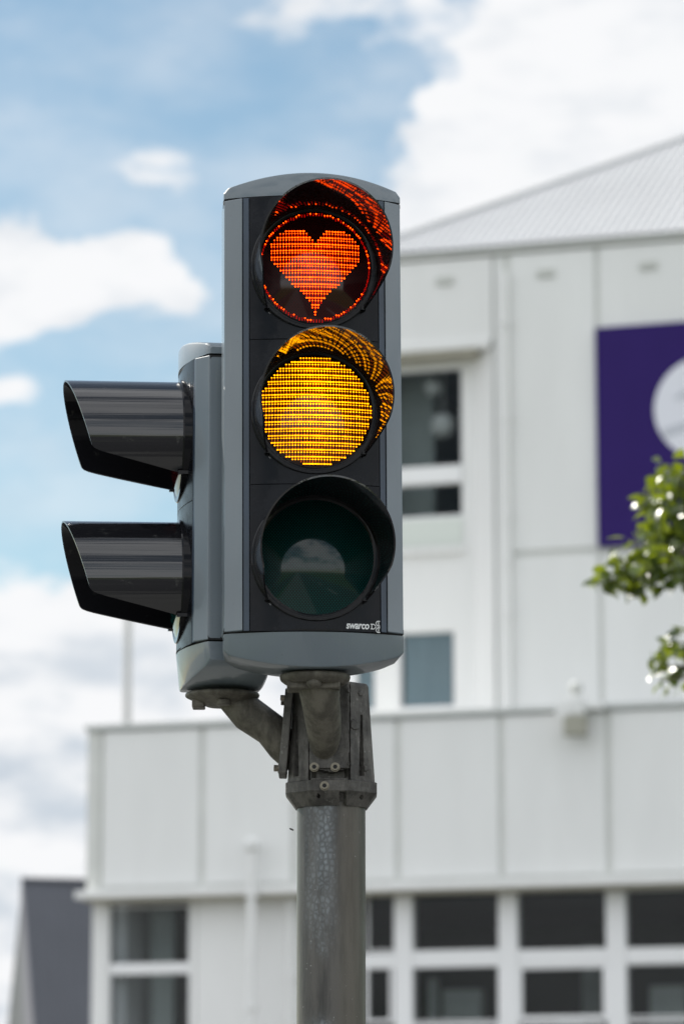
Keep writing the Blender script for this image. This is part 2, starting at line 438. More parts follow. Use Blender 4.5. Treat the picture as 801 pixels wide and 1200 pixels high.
window(431, 456, 1134, 1195, NF, .04); window(483, 583, 1132.5, 1196, NF, .02); window(611, 706, 1135, 1190, NF, .06); window(732.5, 830, 1130, 1190, NF, .02)
window(485, 581, 1203, 1225, NF, .03); window(613, 702, 1203, 1225, NF, .03); window(735, 830, 1198, 1225, NF, .03)
# pipes
def pipe(x, y0, y1, n, r, knob=None, br=(), nm='drainpipe', r2=None):
    s0, zt = wl(x, y0, n); zo = wl(x, y1, n)[1] if y1 < 1250 else 0.0
    bm = bmesh.new(); tube(bm, [(s0, n, zo), (s0, n, zt)], r, 14)
    for yb in br:
        zz = wl(x, yb, n)[1]; tube(bm, [(s0, n, zz - .035), (s0, n, zz + .035)], r * 1.45, 14); box(bm, s0 - r * .5, s0 + r * .5, n, n + .12, zz - .02, zz + .02)
    p = link(nm, bm, white2, bld, smooth=40)
    if knob:
        bm = bmesh.new(); bmesh.ops.create_uvsphere(bm, u_segments=20, v_segments=12, radius=knob, matrix=Matrix.Translation((s0, n, zt))); link('rain_cap', bm, white, p, smooth=60)
pipe(295, 990, 1300, -.17, .05, .09, (1047, 1180))
pipe(341, 1047, 1300, .09, .04, None, (1060, 1145))

# upper storeys, set back 1.5 m
NU = 1.5
def U(x, y, n=NU): return wl(x, y, n)
zE = U(640, 292)[1]                     # eave
zU0 = zPar - .45
sU = U(408, 600)[0]
zsm = U(640, 648)[1]
bm = bmesh.new()
s_b = U(578, 600)[0]                    # right edge of the window bay
box(bm, s_b + .01, SR, NU + .03, NU + .3, zU0, zE - .02)
link('upper_wall_backing', bm, joint, bld)
bm = bmesh.new()
s_j = U(702, 600)[0]
js = [U(599, 600)[0] - .02, s_j]
while js[-1] < SR: js.append(js[-1] + 1.2)
box(bm, s_b + .03, js[0] - .05, NU + .012, NU + .028, zU0, zE - .03)
for a, b in zip(js, js[1:]):
    box(bm, a + .03, b - .03, NU, NU + .028, zU0, zsm - .035)
    box(bm, a + .03, b - .03, NU, NU + .028, zsm + .035, zE - .03)
link('upper_wall_panels', bm, white, bld, bevel=.008)
# bay: lintel wall on top, splayed pier, recessed wall with two windows
zl = U(520, 410)[1]; zso = U(520, 408)[1]
s_in = U(548, 600)[0]
NB = NU + .28
bm = bmesh.new()
box(bm, sU, s_b, NU, NU + .28, zl + .09, zE - .03)
box(bm, sU - .05, s_b - .02, NU - .05, NU + .279, zl - .01, zl + .088)
a, b = (s_b, NU), (s_in, NB)
pts = [(s_b, NU), (s_b, NB + .3), (s_in, NB + .3), (s_in, NB)]
prism(bm, pts, zU0, zl - .012)
link('window_bay', bm, white2, bld, bevel=.008)
bm = bmesh.new(); box(bm, sU, s_in + .1, NU - .02, NB, zl - .07, zl - .012); link('bay_soffit', bm, soff, bld)
w1a, w1b = U(474, 500, NB)[0], U(541, 500, NB)[0]
z1t, z1m1, z1m0, z1b = (U(507, q, NB)[1] for q in (431, 546, 566, 606))
w2a, w2b = U(466, 780, NB)[0], U(532, 780, NB)[0]
z2t, z2b = U(500, 739, NB)[1], U(500, 829, NB)[1]
w2c = U(412, 780, NB)[0]; w2d = U(439, 780, NB)[0]; w1c = U(415, 500, NB)[0]
bm = bmesh.new()
y0, y1 = NB + .02, NB + .25
box(bm, w1b, s_in, y0, y1, zU0, zl); box(bm, sU, w1c, y0, y1, zU0, zl)
box(bm, w1c, w1b, y0, y1, z1t, zl); box(bm, w1c, w1b, y0, y1, z2t, z1b)
box(bm, w2b, w1b, y0, y1, z2b, z2t); box(bm, w1c, w2c, y0, y1, z2b, z2t); box(bm, w2d, w2a, y0, y1, z2b, z2t); box(bm, w1c, w1b, y0, y1, zU0, z2b)
link('bay_wall', bm, white2, bld)
pale = mat('pale_spandrel', (.66, .70, .66), .5)
bm = bmesh.new(); zz = U(500, 640, NB)[1]; box(bm, w1c, w1b - .01, NB - .005, NB + .019, zz, z1b - .03); link('spandrel_panel', bm, pale, bld)
bm = bmesh.new(); box(bm, w1c, w1b + .02, NB - .05, NB + .019, zz - .1, zz - .02); link('window_sill', bm, white2, bld, bevel=.01)
def win2(a, b, zo, zt, blind=None):
    bm = bmesh.new(); n = NB + .05; fw = .022
    box(bm, a, a + fw, n, n + .07, zo, zt); box(bm, b - fw, b, n, n + .07, zo, zt); box(bm, a + fw, b - fw, n, n + .07, zt - fw, zt); box(bm, a + fw, b - fw, n, n + .07, zo, zo + fw)
    f = link('window', bm, frame, bld)
    bm = bmesh.new(); box(bm, a + fw, b - fw, n + .03, n + .036, zo + fw, zt - fw); link('pane', bm, glass, f)
    if blind: bm = bmesh.new(); box(bm, a + .05, b - .05, n + .06, n + .07, zo, zt); link('blind', bm, blind, f)
win2(w1c, w1b, z1m0, z1t); win2(w1c, w1b, z1b, z1m0 + .01)
bm = bmesh.new(); box(bm, w1c, w1b - .01, NB + .0, NB + .13, z1m0 + .0, z1m1 - .0); link('transom', bm, frame, bld, bevel=.01)
win2(w2a, w2b, z2b, z2t, curt); win2(w2c, w2d, z2b, z2t, curt)
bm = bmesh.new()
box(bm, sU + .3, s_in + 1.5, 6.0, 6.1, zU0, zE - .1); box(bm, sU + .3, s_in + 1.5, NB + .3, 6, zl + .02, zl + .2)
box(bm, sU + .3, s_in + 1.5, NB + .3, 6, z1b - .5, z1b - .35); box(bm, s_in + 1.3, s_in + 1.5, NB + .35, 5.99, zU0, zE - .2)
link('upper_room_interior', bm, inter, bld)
bm = bmesh.new()
for x, y, r in ((507, 455, .10), (519, 499, .15)):
    s0, z0 = wl(x, y, 2.15); bmesh.ops.create_uvsphere(bm, u_segments=20, v_segments=12, radius=r, matrix=Matrix.Translation((s0, 2.15, z0)))
    tube(bm, [(s0, 2.15, z0), (s0, 2.15, zl)], .008, 6)
link('pendant_globe_lamps', bm, globe, bld, smooth=60)
bm = bmesh.new(); s0 = wl(484, 500, 2.5)[0]; box(bm, s0 - .5, s0 + .26, 2.5, 2.6, z1b - .3, zl)
link('room_divider', bm, interl, bld)
pipe(592, 318, 840, NU - .09, .035, None, (376, 487, 601, 655, 715))
# vents
for x, y in ((521, 329), (639, 320), (759, 311)):
    s0, z0 = U(x, y); bm = bmesh.new()
    box(bm, s0 - .11, s0 + .11, NU - .02, NU - .002, z0 - .05, z0 + .05)
    for k in range(3): box(bm, s0 - .10, s0 + .10, NU - .032, NU - .021, z0 - .04 + k * .028, z0 - .025 + k * .028)
    link('wall_vent', bm, joint, bld)
bm = bmesh.new()
box(bm, sU, sU + .3, NU + .56, 12.5, zU0, zE - .02); box(bm, sU + .31, SR, 12.2, 12.5, zU0, zE - .02)
link('upper_side_walls', bm, white2, bld)
# hip roof with ribbed sheet
TANR = .615; OV = .06; W2 = 6.0
n0 = NU - OV; s00 = sU - OV - .03
roofm = mat('ribbed_white_roof_sheet', (.56, .565, .575), .65, vary=.08, vscale=.5, spec=.2)
bm = bmesh.new()
zR0 = zE + .06
# eave slope with ribs: sampled along the wall, each line running up to the hip
step = .026; xs_ = []
s = s00
while s < SR: xs_.append(s); s += step
prev = None
for i, s in enumerate(xs_):
    ph = i % 4; h = (.030 if ph in (1, 2) else 0.0)
    run = min(s - s00, W2)
    lo = bm.verts.new((s, n0, zR0 + h)); hi = bm.verts.new((s, n0 + run + .0001, zR0 + run * TANR + h))
    if prev: bm.faces.new((prev[0], lo, hi, prev[1]))
    prev = (lo, hi)
v = [bm.verts.new(p) for p in ((s00, n0, zR0), (s00, n0 + 2 * W2, zR0), (s00 + W2, n0 + W2, zR0 + W2 * TANR), (SR, n0 + W2, zR0 + W2 * TANR), (SR, n0 + 2 * W2, zR0))]
bm.faces.new((v[0], v[2], v[1])); bm.faces.new((v[1], v[2], v[3], v[4]))
link('roof', bm, roofm, bld)
bm = bmesh.new()
tube(bm, [(s00, n0, zR0 + .03), (s00 + W2, n0 + W2, zR0 + W2 * TANR + .03), (SR, n0 + W2, zR0 + W2 * TANR + .03)], .04, 8)
link('hip_capping', bm, roofm, bld, smooth=40)
bm = bmesh.new(); box(bm, s00, SR, n0 + .03, n0 + .4, zE + .0, zR0 - .004)
link('eave_fascia', bm, joint, bld)

# ------------------------------------------------------------------ purple sign
purple = mat('purple_sign_face', (.030, .014, .125), .7, vary=.08, vscale=1.5, spec=.15)
lav = mat('sign_white', (.72, .73, .80), .5); lav2 = mat('sign_grey', (.50, .52, .58), .5)
NS = NU - .07
a, zt = wl(697, 384, NS); zo = wl(697, 641, NS)[1]
sg = empty('wall_sign', BORG + BX * a + BY * NS + Vector((0, 0, zo)), (0, 0, BROT), label='large purple wall sign with a white round emblem, on the upper wall', cat='sign')
H = zt - zo; cx, cz = wl(826, 477, NS); cx -= a; cz -= zo; px = cx and (wl(826, 477, NS)[0] - wl(766, 477, NS)[0])
bm = bmesh.new(); box(bm, 0, cx * 2 + .2, 0, .06, 0, H); link('sign_board', bm, purple, sg)
def disc(bm, cx, cz, r, y, mi=0, seg=64, th=.012):
    lathe(bm, [(r, y), (r, y - th)], seg, 'Y', org=(cx, 0, cz), mi=mi)
bm = bmesh.new(); disc(bm, cx, cz, px, -.002)
link('emblem_disc', bm, lav, sg)
bm = bmesh.new()
def band(pts, wd, y):                     # thin raised stroke
    L_, R_ = [], []
    for i, (x, z) in enumerate(pts):
        p0 = Vector(pts[max(i - 1, 0)]); p1 = Vector(pts[min(i + 1, len(pts) - 1)]); t_ = (p1 - p0).normalized(); q = Vector((-t_.y, t_.x)) * wd[i] / 2
        L_.append((x + q.x, z + q.y)); R_.append((x - q.x, z - q.y))
    a_ = [[bm.verts.new((x, yy_, z)) for x, z in L_ + R_[::-1]] for yy_ in (y, y - .006)]
    n = len(a_[0])
    for i in range(n): bm.faces.new((a_[0][i], a_[0][(i + 1) % n], a_[1][(i + 1) % n], a_[1][i]))
    m_ = len(L_)
    for k in (0, 1):
        for i in range(m_ - 1): bm.faces.new((a_[k][i], a_[k][i + 1], a_[k][n - 2 - i], a_[k][n - 1 - i]))
def sp(x, y): q = wl(x, y, NS); return (q[0] - a, q[1] - zo)
band([sp(776, 509), sp(790, 504), sp(805, 499), sp(830, 494), sp(860, 493), sp(881, 496)], [.10, .10, .10, .10, .09, .05], -.0145)
band([sp(790, 468), sp(803, 461), sp(826, 456), sp(850, 462)], [.03, .08, .08, .03], -.0145)
link('emblem_swoosh', bm, lav2, sg)
bm = bmesh.new()
for x in (777, 796, 815, 834, 853, 872):
    q = sp(x, 556 - (x - 777) * .05)
    box(bm, q[0] - .055, q[0] - .02, -.014, -.002, q[1] - .09, q[1] + .09); box(bm, q[0] - .019, q[0] + .055, -.0141, -.002, q[1] + .03, q[1] + .088)
link('emblem_marks', bm, lav, sg)

# ------------------------------------------------------------------ security light on the parapet
s0, z0 = wl(674, 832, -.2)
sl = empty('security_light', BORG + BX * s0 + BY * -.2 + Vector((0, 0, z0)), (0, 0, BROT), label='small white security floodlight with grey lamp box, on the parapet edge', cat='security light')
grey = mat('lamp_box_grey', (.34, .335, .28), .6)
bm = bmesh.new(); box(bm, -.10, .09, -.06, .14, -.06, .14); box(bm, -.02, .3, .02, .1, .0, .09); link('mount', bm, white, sl, bevel=.02)
bm = bmesh.new(); prism(bm, [(-.12, -.10), (.12, -.10), (.12, .06), (-.12, .06)], -.29, -.07); link('lamp_box', bm, grey, sl, bevel=.015)
bm = bmesh.new(); lathe(bm, [(.085, -.05), (.085, .05)], 24, 'Y', org=(-.13, -.02, .0)); link('sensor', bm, white, sl, smooth=40)
bm = bmesh.new(); bmesh.ops.create_uvsphere(bm, u_segments=20, v_segments=12, radius=.075, matrix=Matrix.Translation((0, .02, .25))); tube(bm, [(0, .02, .13), (0, .02, .2)], .02, 8)
link('photocell', bm, joint, sl, smooth=60)

# ------------------------------------------------------------------ dark house at left
slate = mat('dark_ribbed_roof_sheet', (.062, .068, .085), .5, vary=.12, vscale=1)
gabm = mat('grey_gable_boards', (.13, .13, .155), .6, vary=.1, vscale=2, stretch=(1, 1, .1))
gab2 = mat('dark_grey_wall_boards', (.075, .083, .09), .6, vary=.1, vscale=2)  # house wall boards, a darker grey than the verge
ap = at(27, 1032, 60)
hs = empty('dark_house', (ap.x, ap.y, 0), (0, 0, R(14)), label='dark steep-roofed house with grey gable at the lower left', cat='house')
zr = ap.z; sl_ = 1.75; wdt = 1.75; ze = zr - wdt * sl_
bm = bmesh.new(); prev = None; i = 0; xx = 0.0
while xx < 9:
    h = .022 if i % 4 in (1, 2) else 0
    t3 = [bm.verts.new((xx, -wdt - .1 - h, ze - .17)), bm.verts.new((xx, -h, zr + .02)), bm.verts.new((xx, wdt + .1, ze - .17))]
    if prev:
        bm.faces.new((prev[0], t3[0], t3[1], prev[1])); bm.faces.new((prev[1], t3[1], t3[2], prev[2]))
    prev = t3; xx += .05; i += 1
link('roof', bm, slate, hs)
bm = bmesh.new(); box(bm, -.03, 9, -.07, .07, zr - .02, zr + .05); link('ridge_cap', bm, slate, hs, bevel=.01)
bm = bmesh.new()
va = [bm.verts.new(p) for p in ((.01, -wdt, ze), (.01, 0, zr - .05), (.01, wdt, ze), (.01, wdt, 0), (.01, -wdt, 0))]
vb = [bm.verts.new((8.9, v_.co.y, v_.co.z)) for v_ in va]
bm.faces.new(va); bm.faces.new(vb[::-1])
for i in (0, 2, 3, 4): bm.faces.new((va[i], va[(i + 1) % 5], vb[(i + 1) % 5], vb[i])) if i != 1 else None
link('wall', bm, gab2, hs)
bm = bmesh.new()
vq = [(-.02, -wdt - .08, ze - .15), (-.02, 0, zr + .01), (-.02, .12, zr - .2), (-.02, -wdt + 1.15, ze - .15)]
va = [bm.verts.new(p) for p in vq]; vb = [bm.verts.new((.008, p[1], p[2])) for p in vq]
bm.faces.new(va); bm.faces.new(vb[::-1])
for i in range(4): bm.faces.new((va[i], va[(i + 1) % 4], vb[(i + 1) % 4], vb[i]))
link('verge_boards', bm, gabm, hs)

# ------------------------------------------------------------------ far mast
p0 = at(149, 845, 75); p1 = at(149, 660, 75)
mast = empty('flagpole', (p0.x, p0.y, 0), label='thin pale grey pole standing beyond the left end of the white building', cat='pole')
mm = mat('pale_mast_metal', (.52, .52, .51), .5)
bm = bmesh.new(); tube(bm, [(0, 0, 0), (0, 0, p1.z)], [.1, .07], 12); link('mast', bm, mm, mast, smooth=40)
bm = bmesh.new(); bmesh.ops.create_uvsphere(bm, u_segments=16, v_segments=10, radius=.11, matrix=Matrix.Translation((0, 0, p1.z + .05))); link('finial', bm, mm, mast, smooth=60)
bm = bmesh.new(); lathe(bm, [(.25, 0), (.25, .04), (.12, .06), (.11, .3)], 20); link('base_plate', bm, mm, mast, smooth=30)

# ------------------------------------------------------------------ tree at the right edge
def leaf_mat(name='leaf', base=(.030, .062, .008), vein=(.075, .110, .014), tr=(.34, .42, .012)):
    m_ = bpy.data.materials.new(name); m_.use_nodes = True
    t = NT(m_.node_tree); P = t.n['Principled BSDF']
    oc = t.node('ShaderNodeTexCoord').outputs['Object']
    f = t.ss(t.noise(oc, 6, 3, .6), .35, .65)
    t.put(P.inputs['Base Color'], t.mix(f, (*base, 1), (*vein, 1))); P.inputs['Roughness'].default_value = .34; P.inputs['Specular IOR Level'].default_value = 1.0
    tl = t.node('ShaderNodeBsdfTranslucent'); tl.inputs[0].default_value = (*tr, 1)
    mx = t.node('ShaderNodeMixShader'); mx.inputs[0].default_value = .25
    t.l.new(P.outputs[0], mx.inputs[1]); t.l.new(tl.outputs[0], mx.inputs[2]); t.l.new(mx.outputs[0], t.n['Material Output'].inputs[0])
    return m_
leafm = leaf_mat(); bark = mat('bark', (.11, .09, .07), .9, vary=.4, vscale=14, bump=1, bscale=40)
TY = 13.0
tp = Vector((3.6, TY + .3, 0))
tree = empty('broadleaf_tree', tp, label='leafy green tree reaching into the picture at the right edge', cat='tree')
rt = random.Random(11)
bm = bmesh.new(); tube(bm, [(0, 0, 0), (.03, .02, .8), (-.03, .05, 1.8), (.02, 0, 3.0), (0, .05, 4.4), (.05, 0, 5.6)], [.17, .13, .115, .10, .07, .03], 14)
link('trunk', bm, bark, tree, smooth=60)
tips = []
hero = [  # branch tips in the picture: (x, y, radius in px, leaves)
    (776, 560, 20, 14), (796, 572, 26, 26), (766, 590, 20, 18), (790, 605, 28, 34), (774, 632, 24, 26), (800, 640, 30, 34), (752, 655, 22, 22), (725, 668, 20, 18), (706, 680, 10, 7),
    (742, 682, 18, 16), (768, 668, 22, 20), (795, 670, 20, 22), (790, 752, 12, 7), (778, 768, 18, 11), (797, 790, 16, 12), (772, 798, 8, 2), (812, 760, 24, 20), (760, 612, 10, 6)]
for (x, y, r, n) in hero:
    p = at(x, y, TY + rt.uniform(-.15, .15)) - tp; tips.append((p, r / 332, n))
bm = bmesh.new()
def limb(a, b, r0, r1, sag=.1):
    a, b = Vector(a), Vector(b); mid = (a + b) / 2 + Vector((rt.uniform(-.1, .1), rt.uniform(-.1, .1), sag))
    tube(bm, [a, (a + mid) / 2 + Vector((0, 0, sag * .3)), mid, (mid + b) / 2, b], [r0, r0 * .8, (r0 + r1) / 2, r1 * 1.2, r1], 8)
la = at(870, 640, TY) - tp; lb = at(860, 790, TY) - tp
limb((0, 0, 2.6), la, .05, .018, .05); limb((0, 0, 2.3), lb, .04, .014, -.1)
for (p, r, n), (x, y, _, _) in zip(tips[:], hero):
    o_ = la if y < 720 else lb
    limb(o_, p, .010, .003, .02)
rest = []
for k in range(46):
    for _try in range(30):
        th = rt.uniform(0, 2 * math.pi); el = rt.uniform(-.35, 1.35); rr = rt.uniform(1.1, 2.3)
        p = Vector((math.cos(th) * math.cos(el) * rr, math.sin(th) * math.cos(el) * rr, 4.3 + math.sin(el) * rr * 1.0))
        wp = tp + p - CAM; X = wp.x / wp.dot(FWD) * FPX + 400; 
        if X > 900: break
    else: continue
    rest.append(p); limb((0, 0, rt.uniform(2.4, 4.2)), p, .03, .008, .12)
link('limbs', bm, bark, tree, smooth=60)
bm = bmesh.new()
def leaf(c, L, rng):
    ax = Vector((rng.gauss(0, 1), rng.gauss(0, 1), rng.gauss(-.35, .7))).normalized()
    nn = Vector((rng.gauss(-.3, .55), rng.gauss(-.22, .55), 1)).normalized(); sd = ax.cross(nn).normalized(); nn = sd.cross(ax)
    W = L * .34; prof = ((0, .12), (.25, .85), (.5, 1), (.75, .68), (1, .02)); rows = []
    for t_, w_ in prof:
        cc = c + ax * L * t_ - nn * L * .22 * t_ * t_
        rows.append([bm.verts.new(cc - sd * W * w_ + nn * W * .3 * w_), bm.verts.new(cc), bm.verts.new(cc + sd * W * w_ + nn * W * .3 * w_)])
    for a_, b_2 in zip(rows, rows[1:]):
        for k in (0, 1): bm.faces.new((a_[k], a_[k + 1], b_2[k + 1], b_2[k]))
for p, r, n in tips:
    for k in range(int(n * 2.0)):
        o_ = Vector((rt.gauss(0, .5), rt.gauss(0, .9), rt.gauss(0, .45))) * r
        leaf(p + o_, rt.uniform(.034, .074), rt)
for p in rest:
    for k in range(110):
        o_ = Vector((rt.gauss(0, .26), rt.gauss(0, .26), rt.gauss(0, .2)))
        q = p + o_; wp = tp + q - CAM
        if wp.x / wp.dot(FWD) * FPX + 400 < 835: continue
        leaf(q, rt.uniform(.05, .09), rt)
link('crown', bm, leafm, tree, smooth=80)

# ------------------------------------------------------------------ signal pole
PY = 6.45; PX = -.0185
pole = empty('signal_pole', (PX, PY, 0), label='weathered galvanised steel pole with cast bracket carrying the traffic lights', cat='pole')
def pole_mat():
    m_ = bpy.data.materials.new('galvanised_steel'); m_.use_nodes = True
    t = NT(m_.node_tree); P = t.n['Principled BSDF']
    oc = t.node('ShaderNodeTexCoord').outputs['Object']; x_, y_, z_ = t.sep(oc)
    vo = t.node('ShaderNodeTexVoronoi', feature='DISTANCE_TO_EDGE'); vd = t.node('ShaderNodeVectorMath', operation='ADD'); nz_ = t.noise(oc, 60, 3, .6); t.put(vd.inputs[0], t.mapping(oc, (1, 1, .8))); t.put(vd.inputs[1], t.comb(t.m('MULTIPLY', nz_, .006), t.m('MULTIPLY', nz_, .005), t.m('MULTIPLY', nz_, -.007))); t.put(vo.inputs['Vector'], vd.outputs[0]); vo.inputs['Scale'].default_value = 120; vo.inputs['Randomness'].default_value = .9
    cell = t.ss(vo.outputs['Distance'], .0, .40)
    n1 = t.noise(t.mapping(oc, (1, 1, .35)), 16, 5, .65); n2 = t.noise(t.mapping(oc, (1, 1, .12)), 30, 7, .72)
    xm = t.m('ADD', x_, .018)
    side = t.m('SUBTRACT', 1.0, t.ss(t.m('ADD', t.m('ABSOLUTE', xm), t.m('MULTIPLY', t.m('SUBTRACT', n1, .5), .04)), .008, .036))
    band_ = t.m('MAXIMUM', t.ss(t.m('ADD', z_, t.m('MULTIPLY', t.m('SUBTRACT', n1, .5), .25)), 1.99, 2.10), t.m('MULTIPLY', t.ss(t.noise(t.mapping(oc, (.2, .2, 1), (0, 0, 4)), 6, 2, .5), .5, .6), t.m('SUBTRACT', 1.0, t.ss(z_, 1.9, 1.97))))
    patch = t.m('MULTIPLY', t.m('MULTIPLY', side, band_), t.ss(n1, .28, .66))
    patch = t.m('MULTIPLY', patch, t.m('ADD', .40, t.m('MULTIPLY', cell, .60)))
    brown = t.ss(x_, .0, .035)
    c = t.mix(t.ss(n2, .35, .65), (.026, .025, .023, 1), (.082, .076, .068, 1))
    c = t.mix(t.m('MULTIPLY', brown, .5), c, (.070, .058, .036, 1))
    c = t.mix(t.m('MULTIPLY', patch, .75), c, (.30, .34, .37, 1))
    spk = t.ss(t.noise(oc, 160, 2, .5), .72, .78)
    c = t.mix(t.m('MULTIPLY', spk, .5), c, (.4, .4, .38, 1))
    t.put(P.inputs['Base Color'], c)
    P.inputs['Metallic'].default_value = .12; P.inputs['Coat Weight'].default_value = .22; P.inputs['Coat Roughness'].default_value = .2; t.put(P.inputs['Roughness'], t.ss(n1, .3, .7, .42, .62))
    b = t.node('ShaderNodeBump'); b.inputs['Strength'].default_value = .35; b.inputs['Distance'].default_value = .0008
    t.put(b.inputs['Height'], t.m('ADD', t.noise(oc, 220, 4, .6), t.m('MULTIPLY', patch, .8))); t.l.new(b.outputs[0], P.inputs['Normal'])
    return m_
bm = bmesh.new(); lathe(bm, [(.059, .12), (.059, 2.29)], 96)
link('shaft', bm, pole_mat(), pole, smooth=40)
bm = bmesh.new(); lathe(bm, [(.17, .12), (.17, .14), (.08, .145), (.0615, .22)], 48); link('base_plate', bm, M['casting'], pole, smooth=30)

# cast post-top: radius as a function of angle and height
ZT, ZB = 2.488, 2.315
def sst(x, a, b):
    t_ = min(max((x - a) / (b - a), 0), 1); return t_ * t_ * (3 - 2 * t_)
def rad(phi, z):
    """phi = 0 faces the camera, positive to the right"""
    if z >= ZB: ap_ = .0635 + (ZT - z) / (ZT - ZB) * .0115
    else: ap_ = .0785
    if z < 2.297: ap_ = .0785 - (2.297 - z) / .024 * .0175
    o = ((phi + math.pi / 8) % (math.pi / 4)) - math.pi / 8
    r = ap_ / max(math.cos(o), .93)
    x = r * math.sin(phi); fr = math.cos(phi) > 0
    if fr and z > ZB:
        if abs(x + .003) < .0325: r += .005 * (1 if z > 2.334 else 0)
        if abs(abs(x + .003) - .0340) < .0017: r -= .006
        if 2.318 < z < 2.334 - .006 * (1 - abs(x) / .03) and abs(x + .003) < .031: r -= .014
        for gx, gt, gb in ((-.060, 2.43, 2.325), (.052, 2.43, 2.325)):
            if gb < z < gt:
                wd = .0012 + (gt - z) / (gt - gb) * .0032
                if abs(x - gx) < wd: r -= .009
        for bx, bz, br, bh in ((.040, 2.412, .0085, .0022), (.029, 2.470, .004, .002), (.050, 2.468, .004, .002), (.030, 2.342, .004, .002), (.058, 2.338, .0045, .002)):
            if (x - bx) ** 2 + (z - bz) ** 2 < br * br: r += bh
    if z < 2.297 and fr:
        for hx, hw in ((-.022, .0028), (.052, .003)):
            if (x - hx) ** 2 + (z - 2.288) ** 2 < hw * hw: r -= .008
        if abs(x - .020) < .0055 and z < 2.294: r -= .010
    if z > ZT - .008: r -= .006 * (1 - math.sqrt(max(0, 1 - ((z - ZT + .008) / .008) ** 2)))
    return r
bm = bmesh.new(); rs = []
zs = []
z = 2.273
while z < ZT: zs.append(z); z += .0016
zs.append(ZT)
NSEG = 420
for z in zs:
    rs.append([Vector((math.sin(k * 2 * math.pi / NSEG) * rad((k * 2 * math.pi / NSEG + math.pi) % (2 * math.pi) - math.pi, z), -math.cos(k * 2 * math.pi / NSEG) * rad((k * 2 * math.pi / NSEG + math.pi) % (2 * math.pi) - math.pi, z), z)) for k in range(NSEG)])
rings(bm, rs)
link('post_top_casting', bm, M['casting'], pole, smooth=35)
def screw(parent, p, d, r=.0062, h=.006, hexhead=False):
    bm = bmesh.new(); seg = 6 if hexhead else 28
    if hexhead: lathe(bm, [(r * .6, -.002), (r * 1.35, 0), (r * 1.35, .0012)], 24); lathe(bm, [(r, .0013), (r, h), (r * .85, h + .0008)], 6)
    else:
        lathe(bm, [(r * 1.3, 0), (r * 1.3, .0012), (r, .0013), (r, h), (r * .93, h + .0007), (r * .66, h + .0007)], seg)
        lathe(bm, [(r * .65, h + .0009), (r * .1, h + .00091)], 6, mi=1)
    o = link('bolt', bm, [M['bolt'], M['black']], parent, smooth=30, loc=p, rot=Vector(d).to_track_quat('Z', 'Y').to_euler()); return o
def pp(x, y, dy): q = at(x, y, PY + dy); return Vector((q.x - PX, dy, q.z))
screw(pole, pp(368, 899, -.081), (0, -1, 0)); screw(pole, pp(392.5, 899, -.081), (0, -1, 0)); screw(pole, pp(380, 921, -.0785), (0, -1, 0))
screw(pole, pp(394, 815, -.070), (.1, -1, .1), .005)
# front arm to the main signal
MY = 6.20; MX = -.0445; MZ = 2.543
FLY = MY + .066 - PY                      # flange centre, relative to the pole
fx = at(369, 797, MY + .066).x - PX
bm = bmesh.new()
ztf = 2.4805
lathe(bm, [(.050, ztf - .0165), (.0585, ztf - .010), (.0598, ztf - .004), (.0585, ztf)], 48, org=(fx, FLY, 0))
box(bm, fx - .047, fx + .042, FLY - .03, FLY + .035, ztf - .026, ztf - .012)
lathe(bm, [(.008, ztf - .026), (.0125, ztf - .0225), (.0125, ztf - .010)], 20, org=(fx - .002, FLY - .040, 0))
tube(bm, [(fx + .006, FLY + .01, ztf - .012), (fx + .009, FLY + .02, 2.44), (fx + .013, FLY + .055, 2.415), (fx + .015, FLY + .085, 2.392), (fx + .015, -.062, 2.365), (fx + .015, -.052, 2.335)], [.036, .0325, .031, .029, .022, .009], 28)
link('front_arm', bm, M['flange'], pole, smooth=50, bevel=.002)
# side arm to the second signal
SXo = -.271; SY = 6.452; SROT = R(-82)
fwd = Vector((math.sin(SROT), -math.cos(SROT), 0))
fc = Vector((SXo, SY, 0)) - fwd * .064 - Vector((PX, PY, 0))
zts = ztf - .0045; bm = bmesh.new()
lathe(bm, [(.026, zts - .024), (.050, zts - .014), (.0645, zts - .007), (.0645, zts - .003), (.063, zts)], 48, org=(fc.x, fc.y, 0))
box(bm, fc.x - .052, fc.x - .030, fc.y - .02, fc.y + .02, zts - .027, zts - .011)
tube(bm, [(fc.x + .012, fc.y, zts - .004), (fc.x + .045, fc.y, 2.440), (fc.x + .085, fc.y, 2.412), (fc.x + .110, fc.y, 2.378), (fc.x + .122, fc.y - .0, 2.345)], [.026, .0315, .030, .029, .012], 28)
lathe(bm, [(.012, zts - .026), (.013, zts - .016)], 20, org=(fc.x + .004, fc.y - .036, 0))
link('side_arm', bm, M['flange'], pole, smooth=50, bevel=.002)
# clamp plate of the side arm
bm = bmesh.new()
q0, q1 = pp(341, 815, -.03), pp(333, 915, -.03)
vs1 = []
for (zq, xo, th) in ((2.478, -.069, .010), (2.33, -.081, .010)):
    vs1.append([Vector((xo - th, -.040, zq)), Vector((xo + .004, -.045, zq)), Vector((xo + .004, .045, zq)), Vector((xo - th, .040, zq))])
rings(bm, vs1)
link('clamp_plate', bm, M['casting'], pole, bevel=.002)
screw(pole, Vector((-.079, -.030, 2.462)), (-1, 0, .05), .0055, .008, True); screw(pole, Vector((-.090, -.030, 2.340)), (-1, 0, .05), .0062, .008, True)
screw(pole, Vector((-.079, .030, 2.462)), (-1, 0, .05), .0055, .008, True)

